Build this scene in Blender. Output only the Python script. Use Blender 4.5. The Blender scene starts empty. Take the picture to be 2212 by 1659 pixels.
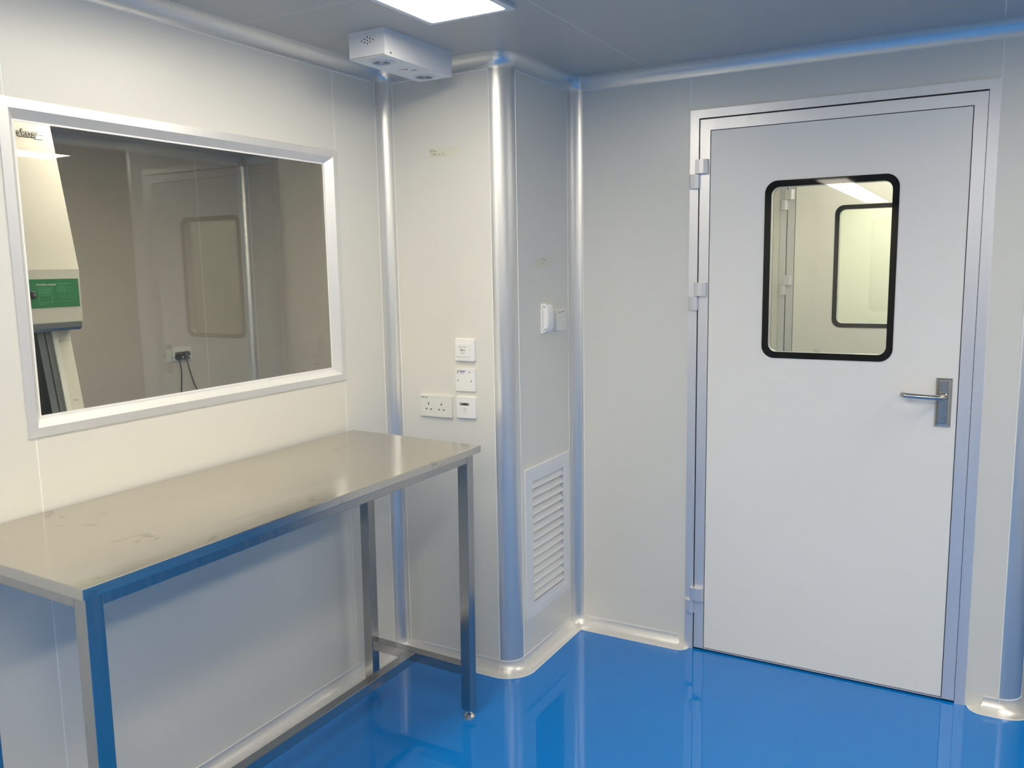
import bpy, bmesh, math, random
from mathutils import Matrix, Vector
C = bpy.context.scene.collection
SC = bpy.context.scene
random.seed(7)

# ------------------------------------------------------------------ camera
YAW, PITCH, ROLL = 0.5133, -0.1377, -0.0171
cam_d = bpy.data.cameras.new('camera'); cam = bpy.data.objects.new('camera', cam_d); C.objects.link(cam)
fw = Vector((-math.sin(YAW)*math.cos(PITCH), math.cos(YAW)*math.cos(PITCH), math.sin(PITCH)))
rt = Vector((math.cos(YAW), math.sin(YAW), 0)); up = rt.cross(fw)
r2 = math.cos(ROLL)*rt + math.sin(ROLL)*up; u2 = -math.sin(ROLL)*rt + math.cos(ROLL)*up
m = Matrix((r2, u2, -fw)).transposed().to_4x4(); m.translation = (2.0518, -3.2134, 1.5609)
cam.matrix_world = m
cam_d.sensor_fit = 'HORIZONTAL'; cam_d.sensor_width = 36; cam_d.lens = 36*1823.83/2212
cam_d.clip_start = 0.02
SC.camera = cam

# ------------------------------------------------------------------ world, exposure
w = bpy.data.worlds.new('world'); SC.world = w; w.use_nodes = True
w.node_tree.nodes['Background'].inputs[0].default_value = (0.6, 0.7, 0.8, 1)
w.node_tree.nodes['Background'].inputs[1].default_value = 0.05
SC.view_settings.view_transform = 'Standard'; SC.view_settings.look = 'None'
SC.view_settings.gamma = 1; SC.view_settings.use_curve_mapping = False
SC.view_settings.exposure = 0.0
LAMP = 16.5                      # radiance of the ceiling panels
LAMP_COL = (1.0, 0.905, 0.735)

# ------------------------------------------------------------------ dimensions
H = 2.302; B = .5424; CX = .5404; R = .046; RP = .0676; PR = 2.158
DL, DR, DT = 1.0718, 2.0235, 2.10
FL, FR, FT = 1.0366, 2.0542, 2.1324
D2 = 1.62                       # distance to the second door of the airlock

# ------------------------------------------------------------------ materials
def mat(name, col, rough=.5, metal=0, coat=0, spec=.5, noise=None, bump=None, emit=None, aniso=0, coat_r=.05):
    m = bpy.data.materials.new(name); m.use_nodes = True
    nt = m.node_tree; b = nt.nodes['Principled BSDF']
    b.inputs['Base Color'].default_value = (*col, 1)
    b.inputs['Roughness'].default_value = rough; b.inputs['Metallic'].default_value = metal
    b.inputs['Coat Weight'].default_value = coat; b.inputs['Coat Roughness'].default_value = coat_r
    b.inputs['Specular IOR Level'].default_value = spec
    b.inputs['Anisotropic'].default_value = aniso
    if emit:
        b.inputs['Emission Color'].default_value = (*emit[0], 1); b.inputs['Emission Strength'].default_value = emit[1]
    tc = nt.nodes.new('ShaderNodeTexCoord')
    if noise:   # (scale xyz, amount on colour, amount on roughness)
        mp = nt.nodes.new('ShaderNodeMapping'); mp.inputs['Scale'].default_value = noise[0]
        n = nt.nodes.new('ShaderNodeTexNoise'); n.inputs['Scale'].default_value = 1; n.inputs['Detail'].default_value = 4
        nt.links.new(tc.outputs['Object'], mp.inputs[0]); nt.links.new(mp.outputs[0], n.inputs['Vector'])
        mr = nt.nodes.new('ShaderNodeMapRange')
        mr.inputs[1].default_value = .3; mr.inputs[2].default_value = .7
        mr.inputs[3].default_value = 1-noise[1]; mr.inputs[4].default_value = 1+noise[1]
        nt.links.new(n.outputs['Fac'], mr.inputs[0])
        mx = nt.nodes.new('ShaderNodeVectorMath'); mx.operation = 'SCALE'; mx.inputs[0].default_value = col
        nt.links.new(mr.outputs[0], mx.inputs['Scale']); nt.links.new(mx.outputs[0], b.inputs['Base Color'])
        mr2 = nt.nodes.new('ShaderNodeMapRange')
        mr2.inputs[1].default_value = .3; mr2.inputs[2].default_value = .7
        mr2.inputs[3].default_value = max(rough-noise[2], .01); mr2.inputs[4].default_value = rough+noise[2]
        nt.links.new(n.outputs['Fac'], mr2.inputs[0]); nt.links.new(mr2.outputs[0], b.inputs['Roughness'])
    if bump:    # (scale xyz, strength, distance)
        mp = nt.nodes.new('ShaderNodeMapping'); mp.inputs['Scale'].default_value = bump[0]
        n = nt.nodes.new('ShaderNodeTexNoise'); n.inputs['Scale'].default_value = 1; n.inputs['Detail'].default_value = 2
        nt.links.new(tc.outputs['Object'], mp.inputs[0]); nt.links.new(mp.outputs[0], n.inputs['Vector'])
        bp = nt.nodes.new('ShaderNodeBump'); bp.inputs['Strength'].default_value = bump[1]; bp.inputs['Distance'].default_value = bump[2]
        nt.links.new(n.outputs['Fac'], bp.inputs['Height']); nt.links.new(bp.outputs[0], b.inputs['Normal'])
    return m
M = {}
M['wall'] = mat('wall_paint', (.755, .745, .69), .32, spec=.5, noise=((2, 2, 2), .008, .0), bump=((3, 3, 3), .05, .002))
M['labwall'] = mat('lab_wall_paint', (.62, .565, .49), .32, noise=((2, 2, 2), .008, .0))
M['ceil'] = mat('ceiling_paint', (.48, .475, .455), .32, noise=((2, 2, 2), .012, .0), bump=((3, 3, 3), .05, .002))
M['sealant'] = mat('white_sealant', (.93, .93, .90), .5, noise=((40, 40, 40), .03, .05))
M['alu'] = mat('satin_aluminium', (.76, .76, .75), .36, metal=.82, noise=((60, 60, 3), .02, .03))
M['alu_floor'] = mat('satin_aluminium_skirting', (.80, .79, .77), .36, metal=.55, noise=((60, 60, 60), .02, .03))
M['alu_frame'] = mat('door_frame_aluminium', (.74, .75, .78), .38, metal=.6, noise=((30, 30, 2), .02, .03))
M['alu_white'] = mat('window_frame_aluminium', (.80, .80, .80), .38, metal=.5, noise=((30, 30, 2), .015, .03))
M['door'] = mat('door_paint', (.90, .88, .83), .36, noise=((2, 2, 2), .01, .02), bump=((4, 4, 4), .05, .002))
M['black'] = mat('plain_black', (.008, .008, .009), .5)
M['frit'] = mat('black_glass_border', (.004, .004, .004), .03, spec=.35)
M['floor'] = mat('blue_epoxy', (.002, .19, .62), .40, coat=.8, coat_r=.012, spec=.05, noise=((1.5, 1.5, 1.5), .03, .02), bump=((2.2, 2.2, 2.2), .10, .003))
M['steel'] = mat('brushed_steel', (.60, .57, .515), .17, metal=1, noise=((9, 3, 9), .03, .04), bump=((1.3, 1.0, 1), .18, .03))
M['steel_leg'] = mat('steel_leg_tube', (.43, .425, .41), .22, metal=1, noise=((60, 60, 3), .03, .04))
M['steel_foot'] = mat('polished_steel', (.75, .72, .66), .12, metal=1)
M['handle'] = mat('satin_nickel', (.52, .50, .46), .2, metal=1, noise=((40, 40, 200), .03, .03))
M['plastic'] = mat('white_plastic', (.87, .87, .86), .3)
M['plastic2'] = mat('cream_plastic', (.80, .80, .74), .35)
M['powder'] = mat('white_powder_coat', (.80, .81, .83), .32)
M['dark'] = mat('dark_print', (.02, .02, .02), .6)
M['greyprint'] = mat('grey_print', (.22, .22, .2), .6)
M['blueprint'] = mat('blue_print', (.03, .03, .35), .5)
M['hole'] = mat('dark_cavity', (.01, .01, .01), .9)
M['ventback'] = mat('vent_painted_shade', (.05, .055, .06), .8)
M['grey'] = mat('grey_plastic', (.25, .26, .27), .4)
M['tape'] = mat('masking_tape', (.74, .73, .60), .55, noise=((30, 30, 30), .03, .03))
M['cab'] = mat('cabinet_cream_enamel', (.76, .72, .66), .3)
M['cabgrey'] = mat('cabinet_grey_metal', (.25, .27, .30), .3, metal=.6)
M['green'] = mat('green_label', (.035, .24, .10), .4)
M['lightgreen'] = mat('pale_green_print', (.12, .48, .22), .5)
M['chrome'] = mat('logo_metal', (.78, .76, .74), .2, metal=.8)
M['silver'] = mat('reflector_silver', (.6, .62, .65), .15, metal=1)
M['cable'] = mat('black_cable', (.01, .01, .01), .4)
M['led_r'] = mat('red_indicator', (.6, .12, .05), .3)
M['diff'] = mat('lit_diffuser', (.9, .9, .9), .5, emit=(LAMP_COL, LAMP))
M['diffb'] = mat('lit_diffuser_boosted', (.9, .9, .9), .5, emit=(LAMP_COL, LAMP*1.5))  # same kind of panel, emission raised to brighten the door and lower walls
M['diff2'] = mat('lit_diffuser_airlock', (.9, .9, .9), .5, emit=((1, .93, .78), 14))
M['diff4'] = mat('lit_diffuser_far_room', (.9, .9, .9), .5, emit=((1, .94, .78), 38))
M['diff3'] = mat('lit_diffuser_lab', (.9, .9, .9), .5, emit=((1, .89, .74), 40.0))
def glass(name, tint, r=.0):
    m = bpy.data.materials.new(name); m.use_nodes = True; nt = m.node_tree
    nt.nodes.remove(nt.nodes['Principled BSDF']); out = nt.nodes['Material Output']
    fr = nt.nodes.new('ShaderNodeFresnel'); fr.inputs[0].default_value = 1.5
    ge = nt.nodes.new('ShaderNodeNewGeometry'); ma = nt.nodes.new('ShaderNodeMath'); ma.operation = 'MULTIPLY_ADD'
    ma.inputs[1].default_value = 1/1.5-1.5; ma.inputs[2].default_value = 1.5     # same Fresnel on the way out of the pane
    nt.links.new(ge.outputs['Backfacing'], ma.inputs[0]); nt.links.new(ma.outputs[0], fr.inputs[0])
    t = nt.nodes.new('ShaderNodeBsdfTransparent'); t.inputs[0].default_value = (*tint, 1)
    g = nt.nodes.new('ShaderNodeBsdfGlossy'); g.inputs['Roughness'].default_value = r
    mx = nt.nodes.new('ShaderNodeMixShader')
    nt.links.new(fr.outputs[0], mx.inputs[0]); nt.links.new(t.outputs[0], mx.inputs[1]); nt.links.new(g.outputs[0], mx.inputs[2])
    nt.links.new(mx.outputs[0], out.inputs[0]); return m
M['glass'] = glass('clear_glass', (.93, .94, .92))
M['darkglass'] = glass('smoked_sash_glass', (.45, .46, .44))

nt = M['steel'].node_tree; b = nt.nodes['Principled BSDF']      # dried water marks on the table top
tc = nt.nodes.new('ShaderNodeTexCoord'); n = nt.nodes.new('ShaderNodeTexNoise'); n.inputs['Scale'].default_value = 6.5
n.inputs['Detail'].default_value = 5; n.inputs['Distortion'].default_value = 1.6
nt.links.new(tc.outputs['Object'], n.inputs['Vector'])
mr = nt.nodes.new('ShaderNodeMapRange'); mr.inputs[1].default_value = .64; mr.inputs[2].default_value = .70
nt.links.new(n.outputs['Fac'], mr.inputs[0])
old = b.inputs['Base Color'].links[0].from_socket
mx = nt.nodes.new('ShaderNodeMix'); mx.data_type = 'RGBA'; mx.inputs['B'].default_value = (.47, .44, .39, 1)
nt.links.new(mr.outputs[0], mx.inputs['Factor']); nt.links.new(old, mx.inputs['A']); nt.links.new(mx.outputs['Result'], b.inputs['Base Color'])

# ------------------------------------------------------------------ helpers
MW = {}
def link(o): C.objects.link(o); return o
def empty(name, loc=(0, 0, 0), mtx=None):
    o = bpy.data.objects.new(name, None); link(o); o.empty_display_size = .05
    MW[o.name] = mtx if mtx is not None else Matrix.Translation(loc)
    o.matrix_world = MW[o.name]; return o
def tag(o, label=None, cat=None, group=None, kind=None):
    if label: o['label'] = label
    if cat: o['category'] = cat
    if group: o['group'] = group
    if kind: o['kind'] = kind
    return o
def thing(name, loc, label, cat, group=None): return tag(empty(name, loc), label, cat, group)
def build(name, bm, material, parent=None, smooth=False, local=False, label=None, kind=None, sm_angle=None):
    """Link a bmesh (world coordinates unless local) as ONE mesh object, origin at its base."""
    bmesh.ops.recalc_face_normals(bm, faces=bm.faces)
    xs = [v.co for v in bm.verts]
    lo = Vector([min(c[i] for c in xs) for i in range(3)]); hi = Vector([max(c[i] for c in xs) for i in range(3)])
    org = Vector(((lo.x+hi.x)/2, (lo.y+hi.y)/2, lo.z))
    bmesh.ops.translate(bm, verts=bm.verts, vec=-org)
    me = bpy.data.meshes.new(name)
    if smooth:
        for f in bm.faces: f.smooth = True
        for e in bm.edges:
            if len(e.link_faces) == 2 and e.calc_face_angle(0) > math.radians(sm_angle or 35): e.smooth = False
    bm.to_mesh(me); bm.free()
    me.materials.append(material)
    o = bpy.data.objects.new(name, me); link(o)
    wm = Matrix.Translation(org)
    if parent is not None:
        o.parent = parent
        if not local: wm = MW[parent.name].inverted() @ wm
        o.matrix_local = wm
        MW[o.name] = MW[parent.name] @ wm
    else:
        o.matrix_world = wm; MW[o.name] = wm
    if label: o['label'] = label
    if kind: o['kind'] = kind
    return o
def box(bm, x0, x1, y0, y1, z0, z1, bev=0):
    r = bmesh.ops.create_cube(bm, size=1)
    for v in r['verts']:
        v.co = Vector((x0+(v.co.x+.5)*(x1-x0), y0+(v.co.y+.5)*(y1-y0), z0+(v.co.z+.5)*(z1-z0)))
    if bev:
        es = list({e for v in r['verts'] for e in v.link_edges})
        bmesh.ops.bevel(bm, geom=es, offset=bev, segments=2, profile=.5, affect='EDGES')
    return bm
def nb(): return bmesh.new()
def bx(*a, **k): return box(nb(), *a, **k)
# surface maps: (u right, v up, d out of the surface) -> world
fA = lambda u, v, d: (d, u, v)
fB = lambda u, v, d: (u, -B-d, v)
fC = lambda u, v, d: (CX+d, u, v)
fD = lambda u, v, d: (u, -d, v)
fT = lambda u, v, d: (u, v, H-d)
def rect(u0, u1, v0, v1): return [(u0, v0), (u1, v0), (u1, v1), (u0, v1)]
def rrect(u0, u1, v0, v1, r, n=6):
    if r <= 0: return rect(u0, u1, v0, v1)
    p = []
    for cx, cy, a in ((u1-r, v1-r, 0), (u0+r, v1-r, 90), (u0+r, v0+r, 180), (u1-r, v0+r, 270)):
        for k in range(n+1):
            t = math.radians(a+90*k/n); p.append((cx+r*math.cos(t), cy+r*math.sin(t)))
    return p
def circ(cx, cy, r, n=24): return [(cx+r*math.cos(2*math.pi*k/n), cy+r*math.sin(2*math.pi*k/n)) for k in range(n)]
def ext(bm, loops, f, d0, d1):
    """extrude a polygon with holes between depths d0 and d1"""
    rings = []
    for d in (d0, d1):
        es = []; rs = []
        for lp in loops:
            vs = [bm.verts.new(f(u, v, d)) for u, v in lp]; rs.append(vs)
            es += [bm.edges.new((vs[i], vs[(i+1) % len(vs)])) for i in range(len(vs))]
        if len(loops) == 1: bm.faces.new(rs[0])
        else: bmesh.ops.triangle_fill(bm, edges=es, use_beauty=True, use_dissolve=False)
        rings.append(rs)
    for a, b in zip(*rings):
        for i in range(len(a)):
            j = (i+1) % len(a); bm.faces.new((a[i], a[j], b[j], b[i]))
    return bm
def stack(bm, levels):
    """levels: list of vertex loops (world coords) joined; capped at both ends"""
    rings = [[bm.verts.new(p) for p in lv] for lv in levels]
    for a, b in zip(rings, rings[1:]):
        for i in range(len(a)):
            j = (i+1) % len(a); bm.faces.new((a[i], a[j], b[j], b[i]))
    bm.faces.new(rings[0]); bm.faces.new(list(reversed(rings[-1]))); return bm
def plate(u0, u1, v0, v1, f, d0, d1, bev=.001, r=.003, bm=None, n=4):
    bm = bm or nb()
    L = lambda i, d: [f(u, v, d) for u, v in rrect(u0+i, u1-i, v0+i, v1-i, max(r-i, .0003), n)]
    return stack(bm, [L(0, d0), L(0, d1-bev), L(bev*.3, d1-bev*.3), L(bev, d1)])
def disc(cx, cy, r, f, d0, d1, bev=0, bm=None, n=24):
    bm = bm or nb(); lv = [[f(u, v, d0) for u, v in circ(cx, cy, r, n)], [f(u, v, d1-bev) for u, v in circ(cx, cy, r, n)]]
    if bev: lv.append([f(u, v, d1) for u, v in circ(cx, cy, r-bev, n)])
    return stack(bm, lv)
def tube(bm, pts, r, n=10, caps=True):
    pts = [Vector(p) for p in pts]; rings = []
    for i, p in enumerate(pts):
        t = (pts[min(i+1, len(pts)-1)]-pts[max(i-1, 0)]).normalized()
        a = Vector((0, 0, 1)) if abs(t.z) < .9 else Vector((0, 1, 0))
        s = t.cross(a).normalized(); q = s.cross(t)
        rings.append([bm.verts.new(p+r*(math.cos(2*math.pi*k/n)*s+math.sin(2*math.pi*k/n)*q)) for k in range(n)])
    for a, b in zip(rings, rings[1:]):
        for i in range(n): bm.faces.new((a[i], a[(i+1) % n], b[(i+1) % n], b[i]))
    if caps: bm.faces.new(rings[0]); bm.faces.new(list(reversed(rings[-1])))
    return bm
def lathe(bm, prof, c, n=20):
    """prof (r, z) revolved about the vertical through c"""
    rings = [[bm.verts.new((c[0]+r*math.cos(2*math.pi*k/n), c[1]+r*math.sin(2*math.pi*k/n), z)) for k in range(n)] for r, z in prof]
    for a, b in zip(rings, rings[1:]):
        for i in range(n): bm.faces.new((a[i], a[(i+1) % n], b[(i+1) % n], b[i]))
    bm.faces.new(rings[0]); bm.faces.new(list(reversed(rings[-1]))); return bm
def sweep(path, prof, z0=0, zs=1, bm=None):
    """path: [(x, y, nx, ny)]; prof: closed [(d, z)] -> solid with end caps"""
    bm = bm or nb()
    rings = [[bm.verts.new((x+nx*d, y+ny*d, z0+zs*z)) for d, z in prof] for x, y, nx, ny in path]
    for a, b in zip(rings, rings[1:]):
        for i in range(len(a)):
            j = (i+1) % len(a); bm.faces.new((a[i], a[j], b[j], b[i]))
    bm.faces.new(rings[0]); bm.faces.new(list(reversed(rings[-1])))
    bmesh.ops.remove_doubles(bm, verts=bm.verts, dist=1e-6); return bm
def text(s, size, u, v, f, d, material, name, parent, extrude=.0002, bold=0, sx=1, sheer=0, align='CENTER'):
    cu = bpy.data.curves.new('t', 'FONT'); cu.body = s; cu.size = size; cu.align_x = align; cu.align_y = 'CENTER'
    cu.offset = bold; cu.shear = sheer; cu.resolution_u = 2
    o = bpy.data.objects.new('t', cu); link(o)
    dg = bpy.context.evaluated_depsgraph_get(); me = bpy.data.meshes.new_from_object(o.evaluated_get(dg))
    bm = nb(); bm.from_mesh(me)
    bpy.data.objects.remove(o); bpy.data.meshes.remove(me)
    for vt in bm.verts: vt.co = f(u+vt.co.x*sx, v+vt.co.y, d+extrude)
    if not bm.verts: bm.free(); return None
    return build(name, bm, material, parent)

# ------------------------------------------------------------------ setting: floor
fl = build('floor', bx(-2.6, 4.9, -8.9, 3.6, -.05, 0), M['floor'], kind='structure')

# ceiling: white sealant shows in the joints between the panels
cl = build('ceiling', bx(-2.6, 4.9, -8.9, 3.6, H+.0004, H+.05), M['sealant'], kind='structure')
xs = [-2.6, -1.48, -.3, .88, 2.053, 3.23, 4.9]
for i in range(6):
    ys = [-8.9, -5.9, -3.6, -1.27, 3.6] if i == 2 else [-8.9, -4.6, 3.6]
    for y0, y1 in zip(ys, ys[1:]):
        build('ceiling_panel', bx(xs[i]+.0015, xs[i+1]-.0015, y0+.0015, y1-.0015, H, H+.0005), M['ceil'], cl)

# walls: a core slab plus sandwich panels with sealed joints
def wall(name, f, u0, u1, seams, v0=0, v1=H, hole=None, thick=.05, paint='wall'):
    """f maps (u, v, d); panels are 1.2 mm proud of the sealant coloured core; hole = (u0,u1,v0,v1)"""
    def cut(bm, a, b, c, e, d0, d1):
        if hole and a < hole[1] and b > hole[0]:
            h = hole
            for q in ((a, min(b, h[0]), c, e), (max(a, h[1]), b, c, e), (max(a, h[0]), min(b, h[1]), h[3], e), (max(a, h[0]), min(b, h[1]), c, h[2])):
                if q[1]-q[0] > 1e-4 and q[3]-q[2] > 1e-4: ext(bm, [rect(*q)], f, d0, d1)
        else: ext(bm, [rect(a, b, c, e)], f, d0, d1)
        return bm
    o = build(name, cut(nb(), u0, u1, v0, v1, -thick, -.0004), M['sealant'], kind='structure')
    us = [u0]+list(seams)+[u1]
    for a, b in zip(us, us[1:]):
        build('wall_panel', cut(nb(), a+(.0018 if a != u0 else 0), b-(.0018 if b != u1 else 0), v0, v1, -.0004, 0), M[paint], o)
    return o
WIN = (-1.990, -.830, 1.165, 1.975)
wall('wall_left', fA, -8.85, -B, [-7.8, -6.6, -5.5, -4.35, -3.173, -1.994, -.826], hole=WIN, thick=.03)
wall('wall_column', fB, 0, CX-RP, [])
wall('wall_return', fC, -B+RP, 0, [], thick=.04, hole=(-.397, -.117, .2425, .734))
wall('wall_back', fD, CX, PR, [FL-.0005, FR+.0005], hole=(FL+.005, FR-.005, 0, FT-.005))
fP = lambda u, v, d: (PR+RP+d, u, v)
wall('wall_passage', fP, RP, 3.5, [1.2, 2.4])
build('wall_passage_end', bx(PR+RP, 4.85, 3.5, 3.55, 0, H), M['wall'], kind='structure')
build('wall_right', bx(4.8, 4.85, -8.85, 3.5, 0, H), M['wall'], kind='structure')
build('wall_front', bx(-.05, 4.85, -8.9, -8.85, 0, H), M['wall'], kind='structure')
# airlock behind the door and the room behind its second door
build('wall_airlock_left', bx(.70, .75, .05, 3.5, 0, H), M['wall'], kind='structure')
fE = lambda u, v, d: (u, D2-d, v)
wall('wall_airlock_end', fE, .75, PR+RP-.05, [FL-.0005, FR+.0005], hole=(FL+.005, FR-.005, 0, FT-.005))
build('wall_far_end', bx(.75, PR+RP-.05, 3.45, 3.5, 0, H), M['wall'], kind='structure')
# laboratory seen through the window
fL2 = lambda u, v, d: (-2.33+d, u, v)
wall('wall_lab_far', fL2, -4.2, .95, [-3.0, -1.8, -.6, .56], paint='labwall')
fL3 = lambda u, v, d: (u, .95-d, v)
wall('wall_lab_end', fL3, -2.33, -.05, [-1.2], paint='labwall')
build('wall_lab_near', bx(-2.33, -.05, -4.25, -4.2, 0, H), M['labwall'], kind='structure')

# ------------------------------------------------------------------ coved trims
def arc(cx, cy, r, a0, a1, sign, n=10):
    """plan arc of the wall line; sign -1: concave (normal to centre), +1: convex"""
    return [(cx+r*math.cos(math.radians(a0+(a1-a0)*k/n)), cy+r*math.sin(math.radians(a0+(a1-a0)*k/n)),
             sign*math.cos(math.radians(a0+(a1-a0)*k/n)), sign*math.sin(math.radians(a0+(a1-a0)*k/n))) for k in range(n+1)]
N = 10
COVE = [(R-R*math.sin(math.radians(a*90/N)), R-R*math.cos(math.radians(a*90/N))) for a in range(N, -1, -1)]+[(0, 0)]
COVE = [(max(d, 0), max(z, 0)) for d, z in COVE]
SEALW = [(0, R-.0005), (.0012, R-.0005), (.0012, R+.0032), (0, R+.0032)]     # bead on the wall
SEALF = [(R-.001, 0), (R-.001, .001), (R+.003, .001), (R+.003, 0)]           # bead on the floor
st = lambda x0, y0, x1, y1, nx, ny: [(x0, y0, nx, ny), (x1, y1, nx, ny)]
seg = {
 'left':   st(0, -8.8, 0, -B-R, 1, 0),
 'column': st(R, -B, CX-RP, -B, 0, -1),
 'return': st(CX, -B+RP, CX, -R, 1, 0),
 'back':   st(CX+R, 0, 1.007, 0, 0, -1),
 'back_right': st(2.1105, 0, PR, 0, 0, -1),
 'passage': st(PR+RP, RP, PR+RP, 3.45, 1, 0),
}
cor = {
 'left':   arc(R, -B-R, R, 180, 90, -1),
 'column': arc(CX-RP, -B+RP, RP, -90, 0, 1),
 'return': arc(CX+R, -R, R, 180, 90, -1),
 'back_right': arc(PR, RP, RP, -90, 0, 1),
}
def concave_fix(pth):   # interior corners: the plan offset may not pass the arc centre
    return pth
for k, p in seg.items():
    o = build('baseboard_'+k, sweep(p, COVE), M['alu_floor'], smooth=True, kind='structure')
    build('sealant_line', sweep(p, SEALW), M['sealant'], o)
    build('sealant_line', sweep(p, SEALF), M['sealant'], o)
    if k in cor:
        build('corner_piece', sweep(cor[k], COVE), M['alu_floor'], o, smooth=True)
        if k in ('column', 'back_right'):
            build('sealant_line', sweep(cor[k], SEALW), M['sealant'], o); build('sealant_line', sweep(cor[k], SEALF), M['sealant'], o)
        a = cor[k]
        for q in (a[0], a[-1]):   # fine bead at the joints of the corner piece
            x, y, nx, ny = q; tx, ty = -ny*.0007, nx*.0007
            thin = [(d+.0004, z+.0004) for d, z in COVE[:-1]]+[(d, z) for d, z in reversed(COVE[:-1])]
            build('joint_bead', sweep([(x-tx, y-ty, nx, ny), (x+tx, y+ty, nx, ny)], thin), M['sealant'], o)
    if k in ('back', 'back_right'):   # rounded end cap beside the door
        ex = 1.007 if k == 'back' else 2.1105
        cap = []
        for j in range(N+1):
            t = math.radians(90*j/N); s = 1 if k == 'back' else -1
            cap.append((ex, 0, s*math.sin(t), -math.cos(t)))
        build('end_cap', sweep(cap, COVE), M['alu_floor'], o, smooth=True)
        build('sealant_line', sweep(cap, SEALF), M['sealant'], o)
cseg = dict(seg); cseg['back'] = st(CX+R, 0, PR, 0, 0, -1); cseg.pop('back_right')
ccor = {'left': cor['left'], 'column': cor['column'], 'return': cor['return'], 'back': cor['back_right']}
t = 1
for k, p in cseg.items():
    o = build('trim_%d' % t, sweep(p, COVE, H, -1), M['alu'], smooth=True, kind='structure', label='ceiling cove of the %s wall' % k); t += 1
    build('sealant_line', sweep(p, SEALW, H, -1), M['sealant'], o)
    if k in ccor: build('corner_piece', sweep(ccor[k], COVE, H, -1), M['alu'], o, smooth=True)
# vertical coves (inside corners) and round posts (outside corners)
def vpost(pts_out, pts_in, label):
    global t
    bm = nb(); lv = []
    for z in (R, H-R): lv.append([(x, y, z) for x, y in pts_out+pts_in])
    stack(bm, lv)
    o = build('trim_%d' % t, bm, M['alu'], smooth=True, kind='structure', label=label); t += 1
    return o
def inside(cx, cy, a0, a1, corner, label):
    p = [(cx+R*math.cos(math.radians(a0+(a1-a0)*k/12)), cy+R*math.sin(math.radians(a0+(a1-a0)*k/12))) for k in range(13)]
    return vpost(p, [corner], label)
v1 = inside(R, -B-R, 180, 90, (0, -B), 'vertical cove between window wall and column')
v2 = inside(CX+R, -R, 180, 90, (CX, 0), 'vertical cove between column and door wall')
def bead(o, x0, x1, y0, y1): build('sealant_line', bx(x0, x1, y0, y1, R, H-R), M['sealant'], o)
bead(v1, 0, .0012, -B-R-.003, -B-R+.0005); bead(v1, R-.0005, R+.003, -B-.0012, -B)
bead(v2, CX, CX+.0012, -R-.003, -R+.0005); bead(v2, CX+R-.0005, CX+R+.003, -.0012, 0)
def outside(x, y, label):   # quarter round with short flat flanges; (x, y) = arc centre
    p = [(x+RP*math.cos(math.radians(-90+90*k/14)), y+RP*math.sin(math.radians(-90+90*k/14))) for k in range(15)]
    o = vpost([(x-.0005, y-RP)]+p+[(x+RP, y+.0005)], [(x+RP-.03, y), (x, y), (x, y-RP+.03)], label)
    bead(o, x-.003, x, y-RP-.0012, y-RP); bead(o, x+RP, x+RP+.0012, y, y+.003)
    return o
outside(CX-RP, -B+RP, 'round aluminium corner post of the column')
outside(PR, RP, 'round aluminium corner post right of the door')
# coves of the laboratory beyond the window
def lab_v():
    cx, cy = -2.33+R, .95-R
    p = [(cx+R*math.cos(math.radians(90+90*k/12)), cy+R*math.sin(math.radians(90+90*k/12))) for k in range(13)]
    o = vpost(p, [(-2.33, .95)], 'vertical cove in the far corner of the laboratory')
    bead(o, -2.33, -2.3288, .95-R-.003, .95-R); bead(o, -2.33+R, -2.33+R+.003, .9488, .95)
lab_v()
for p, lb in ((st(-2.33, -4.15, -2.33, .95-R, 1, 0), 'ceiling cove on the far laboratory wall'), (st(-2.33+R, .95, -.05, .95, 0, -1), 'ceiling cove on the end wall of the laboratory')):
    build('trim_%d' % t, sweep(p, COVE, H, -1), M['alu'], smooth=True, kind='structure', label=lb); t += 1
    build('trim_%d' % t, sweep(p, COVE), M['alu_floor'], smooth=True, kind='structure', label=lb.replace('ceiling', 'floor')); t += 1

# ------------------------------------------------------------------ window in the left wall
wr = empty('window_1', (0, -1.416, 1.16)); tag(wr, kind='structure')
wy0, wy1, wz0, wz1 = -2.0135, -.8195, 1.159, 1.981
a, b_, c_ = .0175, .0245, .012   # flat flange, ridge, slope towards the glass
def frame_side(i):
    # mitred corner points for offset o from the outer rect and height h
    def q(o, h): return [(wy0+o, wz0+o, h), (wy1-o, wz0+o, h), (wy1-o, wz1-o, h), (wy0+o, wz1-o, h)]
    prof = [(0, 0), (0, .0035), (.024, .0055), (.0465, -.0205), (.0465, -.027), (.0125, -.027), (.0125, 0)]
    bm = nb(); A_, B2 = [], []
    for o, h in prof:
        r = q(o, h); p0, p1 = r[i], r[(i+1) % 4]
        A_.append(bm.verts.new((p0[2], p0[0], p0[1]))); B2.append(bm.verts.new((p1[2], p1[0], p1[1])))
    n = len(A_)
    for j in range(n): bm.faces.new((A_[j], A_[(j+1) % n], B2[(j+1) % n], B2[j]))
    bm.faces.new(A_); bm.faces.new(list(reversed(B2))); return bm
for i in range(4): build('frame_profile', frame_side(i), M['alu_white'], wr)
g0 = .0465
gk = nb(); ext(gk, [rect(wy0+g0-.002, wy1-g0+.002, wz0+g0-.002, wz1-g0+.002), rect(wy0+g0+.0035, wy1-g0-.0035, wz0+g0+.0035, wz1-g0-.0035)], fA, -.0225, -.0195)
build('glazing_bead', gk, M['plastic'], wr)
for dd in (-.0225, -.029):
    build('glass_pane', ext(nb(), [rect(wy0+g0-.002, wy1-g0+.002, wz0+g0-.002, wz1-g0+.002)], fA, dd-.0025, dd), M['glass'], wr)

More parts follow.
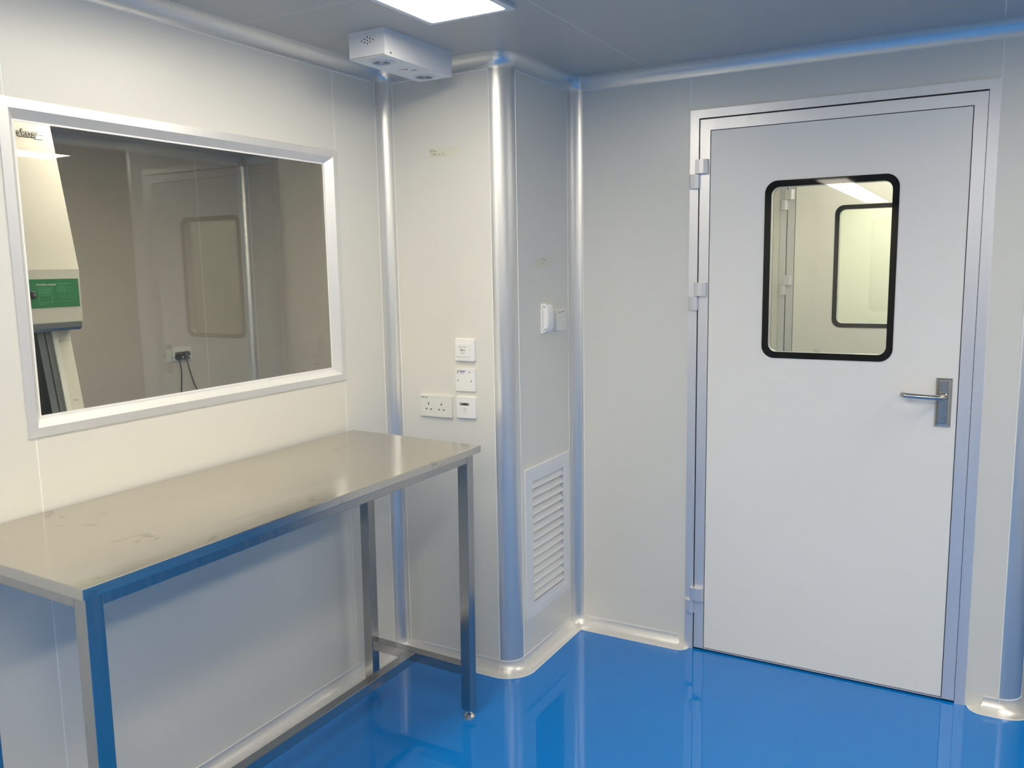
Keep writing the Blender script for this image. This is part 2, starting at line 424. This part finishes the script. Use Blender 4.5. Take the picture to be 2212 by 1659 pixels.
# ------------------------------------------------------------------ doors
def hinge(root, ztop, y=0):
    prof_u = [(1.0595, 0), (1.0595, .012), (1.0625, .0205), (1.0775, .0225), (1.0945, .0235), (1.108, .0165), (1.1115, 0)]
    prof_l = [(1.0365, 0), (1.0365, .004), (1.0440, .0185), (1.0615, .0215), (1.0745, .0175), (1.0775, .006), (1.0775, 0)]
    for prof, z0, z1 in ((prof_u, ztop-.0515, ztop), (prof_l, ztop-.1055, ztop-.0535)):
        bm = nb(); stack(bm, [[(x, -.003-d*.95, z) for x, d in prof] for z in (z0, z1)])
        h = build('hinge_leaf', bm, M['alu_frame'], root)
    return h
def make_door():
    root = empty('door_1', ((DL+DR)/2, 0, 0)); tag(root, kind='structure')
    # fixed frame: two jambs and a head, mitred at the top
    w1 = DL-.0015-FL; ht = FT-(DT+.0015)
    for name, pts in (('frame_jamb', [(FL, 0), (FL+w1, 0), (FL+w1, FT-ht), (FL, FT)]),
                      ('frame_jamb', [(FR, 0), (FR-w1+.0015, 0), (FR-w1+.0015, FT-ht), (FR, FT)]),
                      ('frame_head', [(FL, FT), (FL+w1, FT-ht), (FR-w1+.0015, FT-ht), (FR, FT)])):
        build(name, ext(nb(), [pts], fD, -.05, .005), M['alu_frame'], root)
    # black plate behind the two gaps, their shade put into its colour
    bm = nb(); ext(bm, [[(DL-.004, .003), (DL-.004, DT+.004), (DR+.004, DT+.004), (DR+.004, .003), (DR-.05, .003), (DR-.05, DT-.05), (DL+.05, DT-.05), (DL+.05, .003)]], fD, -.04, -.003)
    build('gap_shade_plate', bm, M['black'], root)
    build('light_stop_strip', bx(DL+.05, DR-.05, .004, .040, .002, .02), M['black'], root)  # added strip, blocks airlock light so the bottom gap stays black
    # leaf edge profiles
    g = .0032; e0, e1, et = DL+g, DR-g, DT-g-.001
    lL, lR, lT, lB = 1.1164, 1.9783, 2.0526, .0145
    for name, pts in (('edge_profile', [(e0, .009), (lL-.0028, .009), (lL-.0028, lT+.0028), (e0, et)]),
                      ('edge_profile', [(e1, .009), (lR+.0028, .009), (lR+.0028, lT+.0028), (e1, et)]),
                      ('edge_profile', [(e0, et), (lL-.0028, lT+.0028), (lR+.0028, lT+.0028), (e1, et)])):
        build(name, ext(nb(), [pts], fD, -.038, .0045), M['alu_frame'], root)
    build('bottom_profile', bx(lL-.0026, lR+.0026, -.0035, .037, .0075, .0115), M['alu_frame'], root)
    # leaf panel with rounded window opening
    leaf = ext(nb(), [rect(lL, lR, lB, lT), rrect(1.3335, 1.7590, 1.2225, 1.8420, .038, 8)], fD, -.037, .0035)
    build('leaf_panel', leaf, M['door'], root)
    # vision panel: rounded pane with a printed black border, front and back
    O = rrect(1.3200, 1.7705, 1.2085, 1.8555, .045, 8); I = rrect(1.3430, 1.7490, 1.2315, 1.8325, .030, 8)
    for d0, d1 in ((.0035, .0062), (-.0395, -.0370)):
        vb = build('vision_panel_border', ext(nb(), [O, I], fD, d0, d1), M['frit'], root, label='black printed border of the door glass')
    build('spacer', ext(nb(), [rrect(1.3340, 1.7585, 1.2230, 1.8415, .036, 8), rrect(1.3430, 1.7490, 1.2315, 1.8325, .030, 8)], fD, -.034, .001), M['alu_frame'], root)
    build('glass_pane', ext(nb(), [I], fD, .0036, .0060), M['glass'], root)
    build('glass_pane', ext(nb(), [I], fD, -.0393, -.0372), M['glass'], root)
    # small etched glass stamp low in the pane
    text('CCC', .007, 1.518, 1.2400, fD, .0063, M['greyprint'], 'glass_stamp', root)
    build('glass_stamp', ext(nb(), [[(1.518+.010*math.cos(2*math.pi*k/20), 1.240+.0062*math.sin(2*math.pi*k/20)) for k in range(20)],
          [(1.518+.0090*math.cos(2*math.pi*k/20), 1.240+.0053*math.sin(2*math.pi*k/20)) for k in range(20)]], fD, .0060, .0063), M['greyprint'], root)
    for z in (1.9495, 1.4895, .2645): hinge(root, z)
    return root
door = make_door()
# lever handle of the first door
hd = empty('door_handle', (1.9365, -.0035, .9915)); hd.parent = door
hd.matrix_local = MW[door.name].inverted() @ MW[hd.name]
bm = nb(); L = lambda i, d: [fD(u, v, d) for u, v in rect(1.9115+i, 1.9620-i, .9915+i, 1.1600-i)]
stack(bm, [L(0, .0035), L(0, .006), L(.004, .0105), L(.0115, .0135), L(.0125, .0120)])
build('handle_plate', bm, M['handle'], hd)
pts = [(1.9375, -.010, 1.0975), (1.9375, -.030, 1.0975)]
for k in range(1, 7):
    a_ = math.radians(90*k/6); pts.append((1.9375-.016*(1-math.cos(a_)), -.034-.016*math.sin(a_), 1.0975))
pts += [(1.87, -.0505, 1.0985), (1.8245, -.0505, 1.1005)]
for k in range(1, 7):
    a_ = math.radians(90*k/6); pts.append((1.8245-.014*math.sin(a_), -.0505+.014*(1-math.cos(a_)), 1.1005))
pts.append((1.8105, -.024, 1.1005))
build('lever', tube(nb(), pts, .0088, 14), M['handle'], hd, smooth=True)
bm = nb()
stack(bm, [[(1.9375+r*math.cos(2*math.pi*k/20), y, 1.0975+r*math.sin(2*math.pi*k/20)) for k in range(20)] for r, y in ((.013, -.012), (.013, -.018), (.010, -.021))])
build('lever_rose', bm, M['handle'], hd, smooth=True)
# the second door of the airlock is the same door again
d2 = door.copy(); link(d2); d2.name = 'door_2'; d2.location.y += D2; MW[d2.name] = Matrix.Translation(d2.location)
for ch in list(door.children):
    if ch.type != 'MESH': continue
    c2 = ch.copy(); link(c2); c2.parent = d2

# ------------------------------------------------------------------ ceiling light panels
def ceiling_light(x0, y0, label, m='diff', w=.2965, l=1.20):
    r = thing('ceiling_light', (x0+w/2, y0+l/2, H-.010), label, 'light')
    x1, y1 = x0+w, y0+l
    bm = ext(nb(), [rect(x0, x1, y0, y1), rrect(x0+.017, x1-.022, y0+.017, y1-.017, .012)], fT, 0, .010)
    build('frame', bm, M['powder'], r)
    build('diffuser', ext(nb(), [rrect(x0+.0172, x1-.0222, y0+.0172, y1-.0172, .012)], fT, .001, .0075), M[m], r, label='lit white diffuser')
    return r
ceiling_light(.531, -2.181, 'lit ceiling panel light at the top edge, beside the twin spot emergency light')
ceiling_light(2.90, -1.02, 'lit ceiling panel light over the passage right of the door', 'diffb')
ceiling_light(.53, -4.58, 'lit ceiling panel light behind the camera on the left', 'diffb')
ceiling_light(1.72, -3.42, 'lit ceiling panel light overhead just behind the camera', 'diffb')
ceiling_light(2.90, -3.42, 'lit ceiling panel light behind the camera on the right', 'diffb')
ceiling_light(2.90, -5.82, 'lit ceiling panel light third along the right side')
ceiling_light(.62, -6.15, 'lit ceiling panel light second in the rear row')
ceiling_light(.62, -7.35, 'lit ceiling panel light third in the rear row')
ceiling_light(.62, -8.55, 'lit ceiling panel light last in the rear row')
ceiling_light(1.50, .25, 'lit ceiling panel light inside the airlock', 'diff2')
ceiling_light(1.40, 2.0, 'lit ceiling panel light in the room beyond the second door', 'diff4')
ceiling_light(-.70, -1.40, 'lit ceiling panel light in the laboratory near the cabinet', 'diff3')

# ------------------------------------------------------------------ emergency light box on the ceiling
x0, x1, y0, y1, zb = .2375, .3790, -1.0130, -.6340, 2.2217
er = thing('emergency_light', ((x0+x1)/2, (y0+y1)/2, zb), 'white twin spot emergency light box fixed under the ceiling', 'light')
bm = bx(x0, x1, y0, y1, zb+.0015, H-.003, bev=.001)
build('housing', bm, M['powder'], er)
build('flange', bx(x0-.003, x1+.003, y0-.003, y1+.003, H-.004, H), M['powder'], er)
fU = lambda u, v, d: (u, v, zb+.0015-d)
build('cover_plate', ext(nb(), [rect(x0, x1, y0, y1)], fU, -.0005, .0018), M['powder'], er)
build('dark_gap', ext(nb(), [rect(x0+.001, x1-.001, y0-.0003, y0+.002)], fU, -.0012, .0001), M['dark'], er)
for cy, cx in ((-.938, .3075), (-.690, .300)):
    bm = nb(); n = 28
    prof = [(.0415, .0015), (.0415, .0045), (.038, .0065), (.0325, .0055), (.0305, .0015)]
    rings = [[bm.verts.new(fU(cx+r*math.cos(2*math.pi*k/n), cy+r*math.sin(2*math.pi*k/n), d)) for k in range(n)] for r, d in prof]
    for a1, b1 in zip(rings, rings[1:]):
        for i in range(n): bm.faces.new((a1[i], a1[(i+1) % n], b1[(i+1) % n], b1[i]))
    sp = build('spot_ring', bm, M['powder'], er, smooth=True)
    build('reflector', disc(cx, cy, .0306, fU, .0012, .0030, n=28), M['silver'], sp)
    for k in range(10):
        a_ = 2*math.pi*k/10
        build('reflector_rib', ext(nb(), [[(cx+.010*math.cos(a_-.12), cy+.010*math.sin(a_-.12)), (cx+.028*math.cos(a_-.06), cy+.028*math.sin(a_-.06)), (cx+.028*math.cos(a_+.10), cy+.028*math.sin(a_+.10)), (cx+.010*math.cos(a_+.2), cy+.010*math.sin(a_+.2))]], fU, .0028, .0036), M['grey'], sp)
for i, (cx, cy, mm) in enumerate(((.2935, -.8195, 'greyprint'), (.3020, -.8175, 'led_r'), (.3080, -.8165, 'led_r'), (.3155, -.8150, 'dark'))):
    build('indicator', disc(cx, cy, .0024 if i < 3 else .0034, fU, .0016, .0028, n=12), M[mm], er)
build('type_label', ext(nb(), [rect(.318, .342, -.797, -.786)], fU, .0017, .0021), M['grey'], er)
for (u, v) in ((.3119, 2.2823), (.3114, 2.2721), (.3119, 2.2623), (.2894, 2.2724), (.3336, 2.2718), (.3005, 2.2775), (.3225, 2.2770), (.3005, 2.2670), (.3225, 2.2670)):
    build('vent_hole', disc(u, v, .0022, lambda a1, b1, d: (a1, y0-d, b1), -.0004, .0003, n=10), M['hole'], er)
build('screw', disc(-.985, 2.2315, .0035, lambda a1, b1, d: (x1+d, a1, b1), 0, .0015, n=12), M['silver'], er)

# ------------------------------------------------------------------ stainless steel table
tv = [.0225, -.8207, -.0125, .5600, 1.441, .9734, .0133, .0031]
TM = Matrix.Translation((tv[0], tv[1], tv[5])) @ Matrix.Rotation(tv[2], 4, 'Z') @ Matrix.Rotation(tv[6], 4, 'Y') @ Matrix.Rotation(tv[7], 4, 'X')
base = TM @ Matrix.Translation((tv[3]/2, -tv[4]/2, -tv[5]+.002))
tr = empty('steel_table', mtx=base); tag(tr, 'brushed stainless steel worktable standing along the window wall', 'table')
TW, TL, TZ = tv[3], tv[4], tv[5]
sh = (-TW/2, TL/2, TZ-.002)
def tb(name, x0, x1, y0, y1, z0, z1, m='steel_leg', bev=.0012, par=None):
    """box in table coordinates: x from the wall edge, y from the far end, z from the top"""
    return build(name, box(nb(), x0+sh[0], x1+sh[0], y0+sh[1], y1+sh[1], z0+sh[2], z1+sh[2], bev), M[m], par or tr, local=True)
tb('tabletop', 0, TW, -TL, 0, -.024, 0, 'steel', .0018)
xr0, xr1, xf0, xf1 = .082, .120, TW-.048, TW-.010
yN0, yN1 = -TL+.010, -TL+.048; yF0, yF1 = -.073, -.035
tb('apron', xf0+.012, xf1, yN1, yF0, -.050, -.0245); tb('apron', xr0, xr1-.012, yN1, yF0, -.050, -.0245)
tb('apron', xr1, xf0, yN0, yN1-.012, -.050, -.0245); tb('apron', xr1, xf0, yF0+.012, yF1, -.050, -.0245)
ZS0, ZS1 = -.808, -.772
for xa, xb in ((xr0, xr1), (xf0, xf1)):
    for ya, yb in ((yN0, yN1), (yF0, yF1)):
        lg = tb('leg', xa, xb, ya, yb, -TZ+.040, -.0245)
        cx, cy, cz = (xa+xb)/2+sh[0], (ya+yb)/2+sh[1], sh[2]-TZ
        bm = lathe(nb(), [(.020, .002), (.022, .006), (.0205, .012), (.012, .020), (.0055, .022), (.0055, .044)], (cx, cy), 10)
        for v in bm.verts: v.co.z += cz
        # the foot is a sub-part of its leg
        org = MW[lg.name]
        bmesh.ops.transform(bm, matrix=MW[tr.name], verts=bm.verts)
        build('levelling_foot', bm, M['steel_foot'], lg)
for ya, yb in ((yN0, yN1), (yF0, yF1)): tb('side_stretcher', xr1, xf0, ya+.002, yb-.002, ZS0, ZS1)
tb('long_stretcher', .283, .317, yN1-.002, yF0+.002, ZS0, ZS1)

# ------------------------------------------------------------------ things on the column front
def screwcap(u, v, f, d, parent, r=.0027):
    build('screw', disc(u, v, r, f, d, d+.0006, n=10), M['greyprint'], parent)
s1 = thing('exit_button', (.351, -B, 1.2125), 'white door exit push button with key symbol, topmost wall plate', 'button')
build('mounting_plate', plate(.3080, .3950, 1.2125, 1.2990, fB, 0, .0135, .004, .006), M['plastic'], s1)
build('push_button', plate(.3170, .3780, 1.2305, 1.2800, fB, .0135, .0165, .001, .003), M['plastic'], s1)
text('DOOR', .0085, .3455, 1.2670, fB, .0165, M['greyprint'], 'lettering', s1, sx=1.25)
text('EXIT', .0085, .3455, 1.2435, fB, .0165, M['greyprint'], 'lettering', s1, sx=1.1)
kb = nb(); ext(kb, [circ(.3400, 1.2555, .0045, 16), circ(.3400, 1.2555, .0026, 16)], fB, .0165, .0168)
ext(kb, [rect(.3442, .3550, 1.2545, 1.2563)], fB, .0165, .0168); ext(kb, [rect(.3525, .3545, 1.2523, 1.2548)], fB, .0165, .0168)
build('key_symbol', kb, M['dark'], s1)
s2 = thing('blank_plate', (.349, -B, 1.0985), 'white blanking plate with blue and black print below the exit button', 'wall plate')
build('cover', plate(.3055, .3920, 1.0985, 1.1855, fB, 0, .0095, .0015, .002), M['plastic'], s2)
screwcap(.3180, 1.1390, fB, .0095, s2); screwcap(.3765, 1.1385, fB, .0095, s2)
text('NEW', .0092, .3370, 1.1735, fB, .0095, M['blueprint'], 'lettering', s2, bold=.0003, sx=1.15, sheer=.3)
text('SOCB', .0060, .3355, 1.1670, fB, .0095, M['blueprint'], 'lettering', s2, sx=1.05)
text('16', .0105, .3675, 1.1720, fB, .0095, M['greyprint'], 'lettering', s2, bold=.0002)
em = nb()
for (a1, b1, c1, d1_) in ((.3115, 1.1665, .3245, 1.1790), ):
    ext(em, [[(a1, b1), (a1+.003, b1-.001), (c1, d1_), (c1-.003, d1_+.001)]], fB, .0095, .0098)
ext(em, [circ(.3118, 1.1765, .0018, 8)], fB, .0095, .0098); ext(em, [[(.3160, 1.1705), (.3185, 1.1690), (.3220, 1.1712), (.3195, 1.1730)]], fB, .0098, .0100)
build('emblem', em, M['greyprint'], s2)
s3 = thing('data_socket', (.349, -B, .9940), 'white data socket plate with grey slot, right of double socket', 'socket')
build('cover', plate(.3060, .3920, .9940, 1.0800, fB, 0, .0115, .004, .007), M['plastic'], s3)
build('slot', ext(nb(), [rect(.3240, .3650, 1.0445, 1.0545)], fB, .0115, .0118), M['greyprint'], s3)
build('slot_opening', ext(nb(), [[(.3340, 1.0460), (.3560, 1.0460), (.3560, 1.0530), (.3400, 1.0530)]], fB, .0118, .0120), M['dark'], s3)
build('shutter', plate(.3400, .3525, 1.0150, 1.0370, fB, .0115, .0125, .0004, .001), M['plastic2'], s3)
build('shutter_mark', ext(nb(), [rect(.3410, .3515, 1.0335, 1.0345)], fB, .0124, .0128), M['greyprint'], s3)
text('1', .006, .3440, 1.0605, fB, .0115, M['greyprint'], 'lettering', s3)
def double_socket(root, f, u0, v0, w=.1475, h=.0865):
    build('cover', plate(u0, u0+w, v0, v0+h, f, 0, .0115, .0025, .004), M['plastic2'], root)
s4 = thing('double_socket', (.213, -B, .9905), 'cream white double power socket above the table on the column', 'socket')
double_socket(s4, fB, .1390, .9905)
for cu in (.1795, .2385):
    for du, dv, w_, h_ in ((0, .0510, .0042, .0088), (-.0100, .0305, .0066, .0044), (.0110, .0300, .0066, .0044)):
        build('pin_hole', ext(nb(), [rect(cu+du-w_/2, cu+du+w_/2, .9905+dv-h_/2, .9905+dv+h_/2)], fB, .0110, .0117), M['dark'], s4)
text('AN6-TAL1', .0070, .1620, 1.0655, fB, .0115, M['dark'], 'lettering', s4, bold=.0002)

# handwritten tape labels
def tape(name, f, pts, label, lines):
    bm = ext(nb(), [pts], f, 0, .0003)
    o = build(name, bm, M['tape']); tag(o, label, 'tape')
    for s, sz, u, v in lines: text(s, sz, u, v, f, .0003, M['greyprint'], 'handwriting', o)
tape('tape_label', fB, [(.2060, 1.9670), (.2130, 2.0010), (.2600, 1.9990), (.3375, 2.0000), (.3350, 1.9680), (.2700, 1.9665)],
     'pale masking tape strip with handwritten characters high on the column', [('照净w', .0120, .2270, 1.9905), ('古面  16  24', .0115, .2480, 1.9775)])
tape('tape_label', fC, [(-.3358, 1.5590), (-.3330, 1.5940), (-.1954, 1.5967), (-.2000, 1.5700), (-.2060, 1.5627)],
     'short masking tape label stuck above the white temperature sensor', [('一 ni LH', .0120, -.265, 1.5870), ('ccn', .0100, -.275, 1.5725)])

# ------------------------------------------------------------------ temperature sensor and plate on the return side
s5 = thing('wall_sensor', (CX, -.268, 1.302), 'curved white temperature sensor with vent slots beside the low louvre wall', 'sensor')
s5['label'] = 'curved white temperature sensor with small vent slots on the column side'
prof = [(0, 1.3020), (.012, 1.3035), (.020, 1.3090), (.0255, 1.3180), (.0290, 1.3300), (.0305, 1.3480), (.0305, 1.3720), (.0290, 1.3950), (.0250, 1.4080), (.0180, 1.4150), (.010, 1.4175), (0, 1.4175)]
ya, yb = -.2950, -.2330
def side(i): return [(CX+max(d-i*.5, .0), 0, z) for d, z in prof]
bm = nb()
stack(bm, [[(CX+d*s_, y, 1.36+(z-1.36)*(1-(1-s_)*.15)) for d, z in prof] for y, s_ in ((ya, .94), (ya+.002, 1), (yb-.012, 1), (yb-.005, .93), (yb, .72))])
build('housing', bm, M['plastic'], s5, smooth=True, sm_angle=50)
fS = lambda u, v, d: (CX+u, ya-d, v)          # the side of the housing that faces the room
build('side_cover', ext(nb(), [[(.003, 1.3220), (.0085, 1.3270), (.0085, 1.3950), (.003, 1.4000)]], fS, -.0005, .0016), M['plastic'], s5)
build('side_cover', ext(nb(), [[(.0105, 1.3285), (.0245, 1.3340), (.0265, 1.3500), (.0265, 1.3800), (.0245, 1.3950), (.0105, 1.3960)]], fS, -.0005, .0012), M['plastic'], s5)
gv = nb(); ext(gv, [rect(.0088, .0100, 1.3255, 1.3965)], fS, -.0004, .0003)
ext(gv, [[(.0088, 1.3255), (.0100, 1.3255), (.0040, 1.3190), (.0028, 1.3196)]], fS, -.0004, .0003)
ext(gv, [[(.0088, 1.3965), (.0100, 1.3965), (.0040, 1.4030), (.0028, 1.4024)]], fS, -.0004, .0003)
build('cover_groove', gv, M['grey'], s5)
for k in range(4):
    build('vent_slot', ext(nb(), [rect(.0098+k*.0034, .0116+k*.0034, 1.4035-k*.0010, 1.4120-k*.0018)], fS, -.0004, .0003), M['grey'], s5)
    build('vent_slot', ext(nb(), [rect(.0098+k*.0034, .0116+k*.0034, 1.3095+k*.0020, 1.3170+k*.0022)], fS, -.0004, .0003), M['grey'], s5)
build('vent_slot', ext(nb(), [rect(.010, .018, -.272, -.262)], lambda u, v, d: (CX+u, v, 1.4165+d), -.003, .0002), M['dark'], s5)
s6 = thing('switch_plate', (CX, -.143, 1.3035), 'small white surface plate with two dark marks beside the sensor', 'wall plate')
build('back_box', plate(-.1905, -.1050, 1.3035, 1.3900, fC, 0, .010, .001, .004), M['plastic2'], s6)
build('cover', plate(-.1890, -.1030, 1.3035, 1.3895, fC, .010, .0165, .002, .004), M['plastic2'], s6)
build('mark', ext(nb(), [rect(-.1680, -.1530, 1.3760, 1.3795)], fC, .0165, .0168), M['greyprint'], s6)
build('mark', ext(nb(), [rect(-.1380, -.1230, 1.3775, 1.3810)], fC, .0165, .0168), M['greyprint'], s6)
for u in (-.158, -.137): build('indicator', disc(u, 1.3480, .0028, fC, .0165, .0175, n=10), M['plastic'], s6)

# ------------------------------------------------------------------ louvred return air grille
u0, u1, v0, v1 = -.4515, -.0625, .1895, .7895
i0, i1, j0, j1 = -.3950, -.1190, .2445, .7320
gr = thing('air_grille', (CX, (u0+u1)/2, v0), 'white louvred air grille low on the side of the column', 'vent')
bm = ext(nb(), [rect(u0, u1, v0, v1), rect(i0-.021, i1+.021, j0-.024, j1+.024)], fC, 0, .0075)
build('flange', bm, M['powder'], gr)
bm = ext(nb(), [rect(i0-.0205, i1+.0205, j0-.0235, j1+.0235), rect(i0, i1, j0, j1)], fC, 0, .0058)
build('inner_frame', bm, M['powder'], gr)
ext_j = nb()
for q in (rect(i0-.002, i0, j0, j1), rect(i1, i1+.002, j0, j1), rect(i0-.002, i1+.002, j0-.002, j0), rect(i0-.002, i1+.002, j1, j1+.002)): ext(ext_j, [q], fC, -.0365, 0)
build('throat', ext_j, M['powder'], gr)
build('backing', ext(nb(), [rect(i0-.002, i1+.002, j0-.002, j1+.002)], fC, -.0385, -.0365), M['ventback'], gr)  # dark sheet, the shade inside the opening is put into its colour
ns = 14; p_ = (j1-j0)/ns
sl = None
for k in range(ns):
    zt = j1-k*p_
    # curved blade set into the wall opening: high at the back, low at the front
    cs = [(-.0200, zt-.0010), (-.0120, zt-.0075), (-.0040, zt-.0160), (.0035, zt-.0258), (.0048, zt-.0288), (.0032, zt-.0288), (.0016, zt-.0258), (-.0058, zt-.0172), (-.0135, zt-.0090), (-.0210, zt-.0026)]
    if sl is None:
        bm = nb(); stack(bm, [[fC(u, z, d) for d, z in cs] for u in (i0, i1)])
        sl = build('louvre_blade', bm, M['powder'], gr); z_first = sl.location.z
    else:
        c2 = sl.copy(); link(c2); c2.location.z = z_first-k*p_

# ------------------------------------------------------------------ laboratory beyond the window
# double socket with two black plugs
s7 = thing('double_socket', (-2.33, .355, 1.0165), 'white double socket on the laboratory wall seen through the window', 'socket')
double_socket(s7, fL2, .2820, 1.0165, .1430, .0860)
build('back_plate', plate(.2400, .2790, 1.0150, 1.0950, fL2, 0, .004, .001, .002), M['wall'], s7)
text('MK-1', .008, .305, 1.0945, fL2, .0115, M['greyprint'], 'lettering', s7)
for cu, pts, lb in ((.3225, [(.3190, 1.0300), (.3290, .98), (.3310, .93), (.3240, .87), (.3180, .80), (.3150, .70)], 'left black plug with cable hanging under the laboratory socket'),
                    (.3770, [(.3760, 1.0300), (.3860, .98), (.4000, .93), (.4180, .87), (.4420, .82), (.4700, .70)], 'right black plug with cable hanging under the laboratory socket')):
    pg = thing('plug', (-2.33+.012, cu, 1.027), lb, 'plug')
    bm = nb()
    shp = [(cu-.018, 1.025), (cu-.0255, 1.035), (cu-.0225, 1.068), (cu-.016, 1.0735), (cu+.016, 1.0735), (cu+.0225, 1.068), (cu+.0255, 1.035), (cu+.018, 1.025)]
    stack(bm, [[fL2(cu+(u-cu)*s_, 1.05+(v-1.05)*s_, d) for u, v in shp] for d, s_ in ((.0115, 1), (.030, .98), (.036, .85))])
    build('plug_body', bm, M['cable'], pg)
    build('fuse_mark', disc(cu+.014, 1.041, .006, fL2, .0362, .037, n=12), M['plastic'], pg)
    build('cable', tube(nb(), [fL2(u, v, .022) for u, v in pts], .0042, 8), M['cable'], pg, smooth=True)
# biosafety cabinet
cb = thing('biosafety_cabinet', (-1.0, -2.1, 0), 'cream biosafety cabinet with green label behind the left edge of the window', 'cabinet')
YR, YL = -1.440, -2.78
def prism(prof, y0, y1): return stack(nb(), [[(x, y, z) for x, z in prof] for y in (y0, y1)])
build('hood', prism([(-1.36, 2.16), (-.7085, 2.16), (-.600, 1.578), (-.600, 1.408), (-.606, 1.392), (-.66, 1.392), (-1.36, 1.392)], YL, YR), M['cab'], cb)
build('hood_lip', prism([(-.601, 1.405), (-.6035, 1.388), (-.613, 1.378), (-.70, 1.376), (-.70, 1.3925), (-.606, 1.3925)], YL+.003, YR-.003), M['cabgrey'], cb)
def slope(z): return -.664+(1.376-z)*.175
def band(name, y0, y1, off, m, z0=1.08, z1=1.376, depth=.03):
    return build(name, prism([(slope(z1)+off, z1), (slope(z0)+off, z0), (slope(z0)+off-depth, z0), (slope(z1)+off-depth, z1)], y0, y1), M[m], cb)
band('side_panel', -1.498, YR-.012, 0, 'cab', depth=.6)
band('side_panel', YL, YL+.055, 0, 'cab', depth=.6)
band('edge_strip', -1.516, -1.4985, .004, 'plastic')
band('sash_track', -1.5345, -1.5165, -.004, 'cabgrey'); band('sash_track', -1.560, -1.5365, -.008, 'cabgrey')
band('track_gap', -1.5368, -1.5342, -.010, 'black')
band('sash_glass', YL+.056, -1.5605, -.012, 'darkglass', depth=.006)
build('work_chamber', prism([(-1.30, 1.37), (-1.28, 1.37), (-1.28, 1.08), (-1.30, 1.08)], YL+.056, -1.50), M['cabgrey'], cb)
build('base', bx(-1.36, -.585, YL, YR-.012, .78, 1.079, bev=.006), M['cab'], cb)
for yy in (YL+.03, YR-.08):
    for xx in (-1.33, -.68): build('leg', bx(xx, xx+.05, yy, yy+.05, .0, .779), M['cab'], cb)
fF = lambda u, v, d: (-.600+d, u, v)
lb = build('instruction_label', ext(nb(), [rect(-1.700, -1.4465, 1.4555, 1.5475)], fF, 0, .0008), M['green'], cb, label='green instruction label')
text('Downflow velocity', .0085, -1.5585, 1.5300, fF, .0008, M['plastic2'], 'lettering', lb, bold=.0002)
text('Inflow velocity', .0085, -1.5000, 1.5320, fF, .0008, M['lightgreen'], 'lettering', lb, bold=.0002)
ln = nb()
for k in range(7):
    ext(ln, [rect(-1.5870, -1.5870+(.052, .050, .052, .047, .050, .046, .040)[k], 1.5205-k*.0033, 1.5218-k*.0033)], fF, .0008, .0010)
    if k < 6: ext(ln, [rect(-1.5230, -1.5230+(.024, .058, .032, .056, .030, .058)[k], 1.5225-k*.0033, 1.5238-k*.0033)], fF, .0008, .0010)
ext(ln, [rect(-1.5870, -1.5400, 1.4725, 1.4960), rect(-1.5855, -1.5415, 1.4740, 1.4945)], fF, .0008, .0010)
for k in range(9):
    ext(ln, [rect(-1.5180+k*.006, -1.5168+k*.006, 1.4830, 1.4860+(.004, .010, .006, .014, .009, .005, .018, .006, .004)[k])], fF, .0008, .0010)
ext(ln, [rect(-1.5120, -1.4780, 1.4740, 1.4755)], fF, .0008, .0010); ext(ln, [rect(-1.5870, -1.5660, 1.4665, 1.4680)], fF, .0008, .0010)
build('label_print', ln, M['lightgreen'], cb)
kn = build('lock_knob', disc(-1.6060, 1.4980, .0115, fF, 0, .010, .002, n=20), M['black'], cb)
build('knob_centre', disc(-1.6040, 1.4985, .0050, fF, .010, .0112, n=14), M['silver'], kn)
sl_ = Vector((-.7085+.600, 0, 2.16-1.578)).normalized()      # up along the sloping face
nn = Vector((sl_.z, 0, -sl_.x))
def fG(u, v, d):
    p = Vector((-.600, 0, 1.578)) + sl_*(v-1.578) + nn*d; return (p.x, u, p.z)
text('akos', .0330, -1.5285, 2.0210, fG, .0012, M['dark'], 'logo_letters', cb, bold=.0022, sx=.98)
text('akos', .0330, -1.5285, 2.0210, fG, .0018, M['chrome'], 'logo_letters', cb, bold=.0006, sx=.98)
lg_ = nb()
ext(lg_, [[(-1.4920, 2.0300), (-1.4720, 2.0340), (-1.4720, 2.0220), (-1.4920, 2.0210)]], fG, .0004, .0016)
ext(lg_, [[(-1.4960, 2.0190), (-1.4760, 2.0200), (-1.4760, 2.0070), (-1.5000, 2.0060), (-1.5000, 2.0110), (-1.4960, 2.0120)]], fG, .0004, .0016)
build('logo_emblem', lg_, M['plastic'], cb)
build('emblem_outline', ext(nb(), [[(-1.4935, 2.0315), (-1.4705, 2.0355), (-1.4705, 2.0210), (-1.4745, 2.0205), (-1.4745, 2.0058), (-1.5015, 2.0045), (-1.5015, 2.0125), (-1.4975, 2.0200), (-1.4935, 2.0205)]], fG, 0, .0006), M['greyprint'], cb)
fH = lambda u, v, d: (slope(v)+d, u, v)
text('BIO', .009, -1.4900, 1.3400, fH, .0006, M['greyprint'], 'lettering', cb)
text('Class II cabinet', .006, -1.4720, 1.3410, fH, .0006, M['greyprint'], 'lettering', cb, sx=.8)
text('SERIAL', .007, -1.4740, 1.1400, fH, .0006, M['greyprint'], 'lettering', cb)
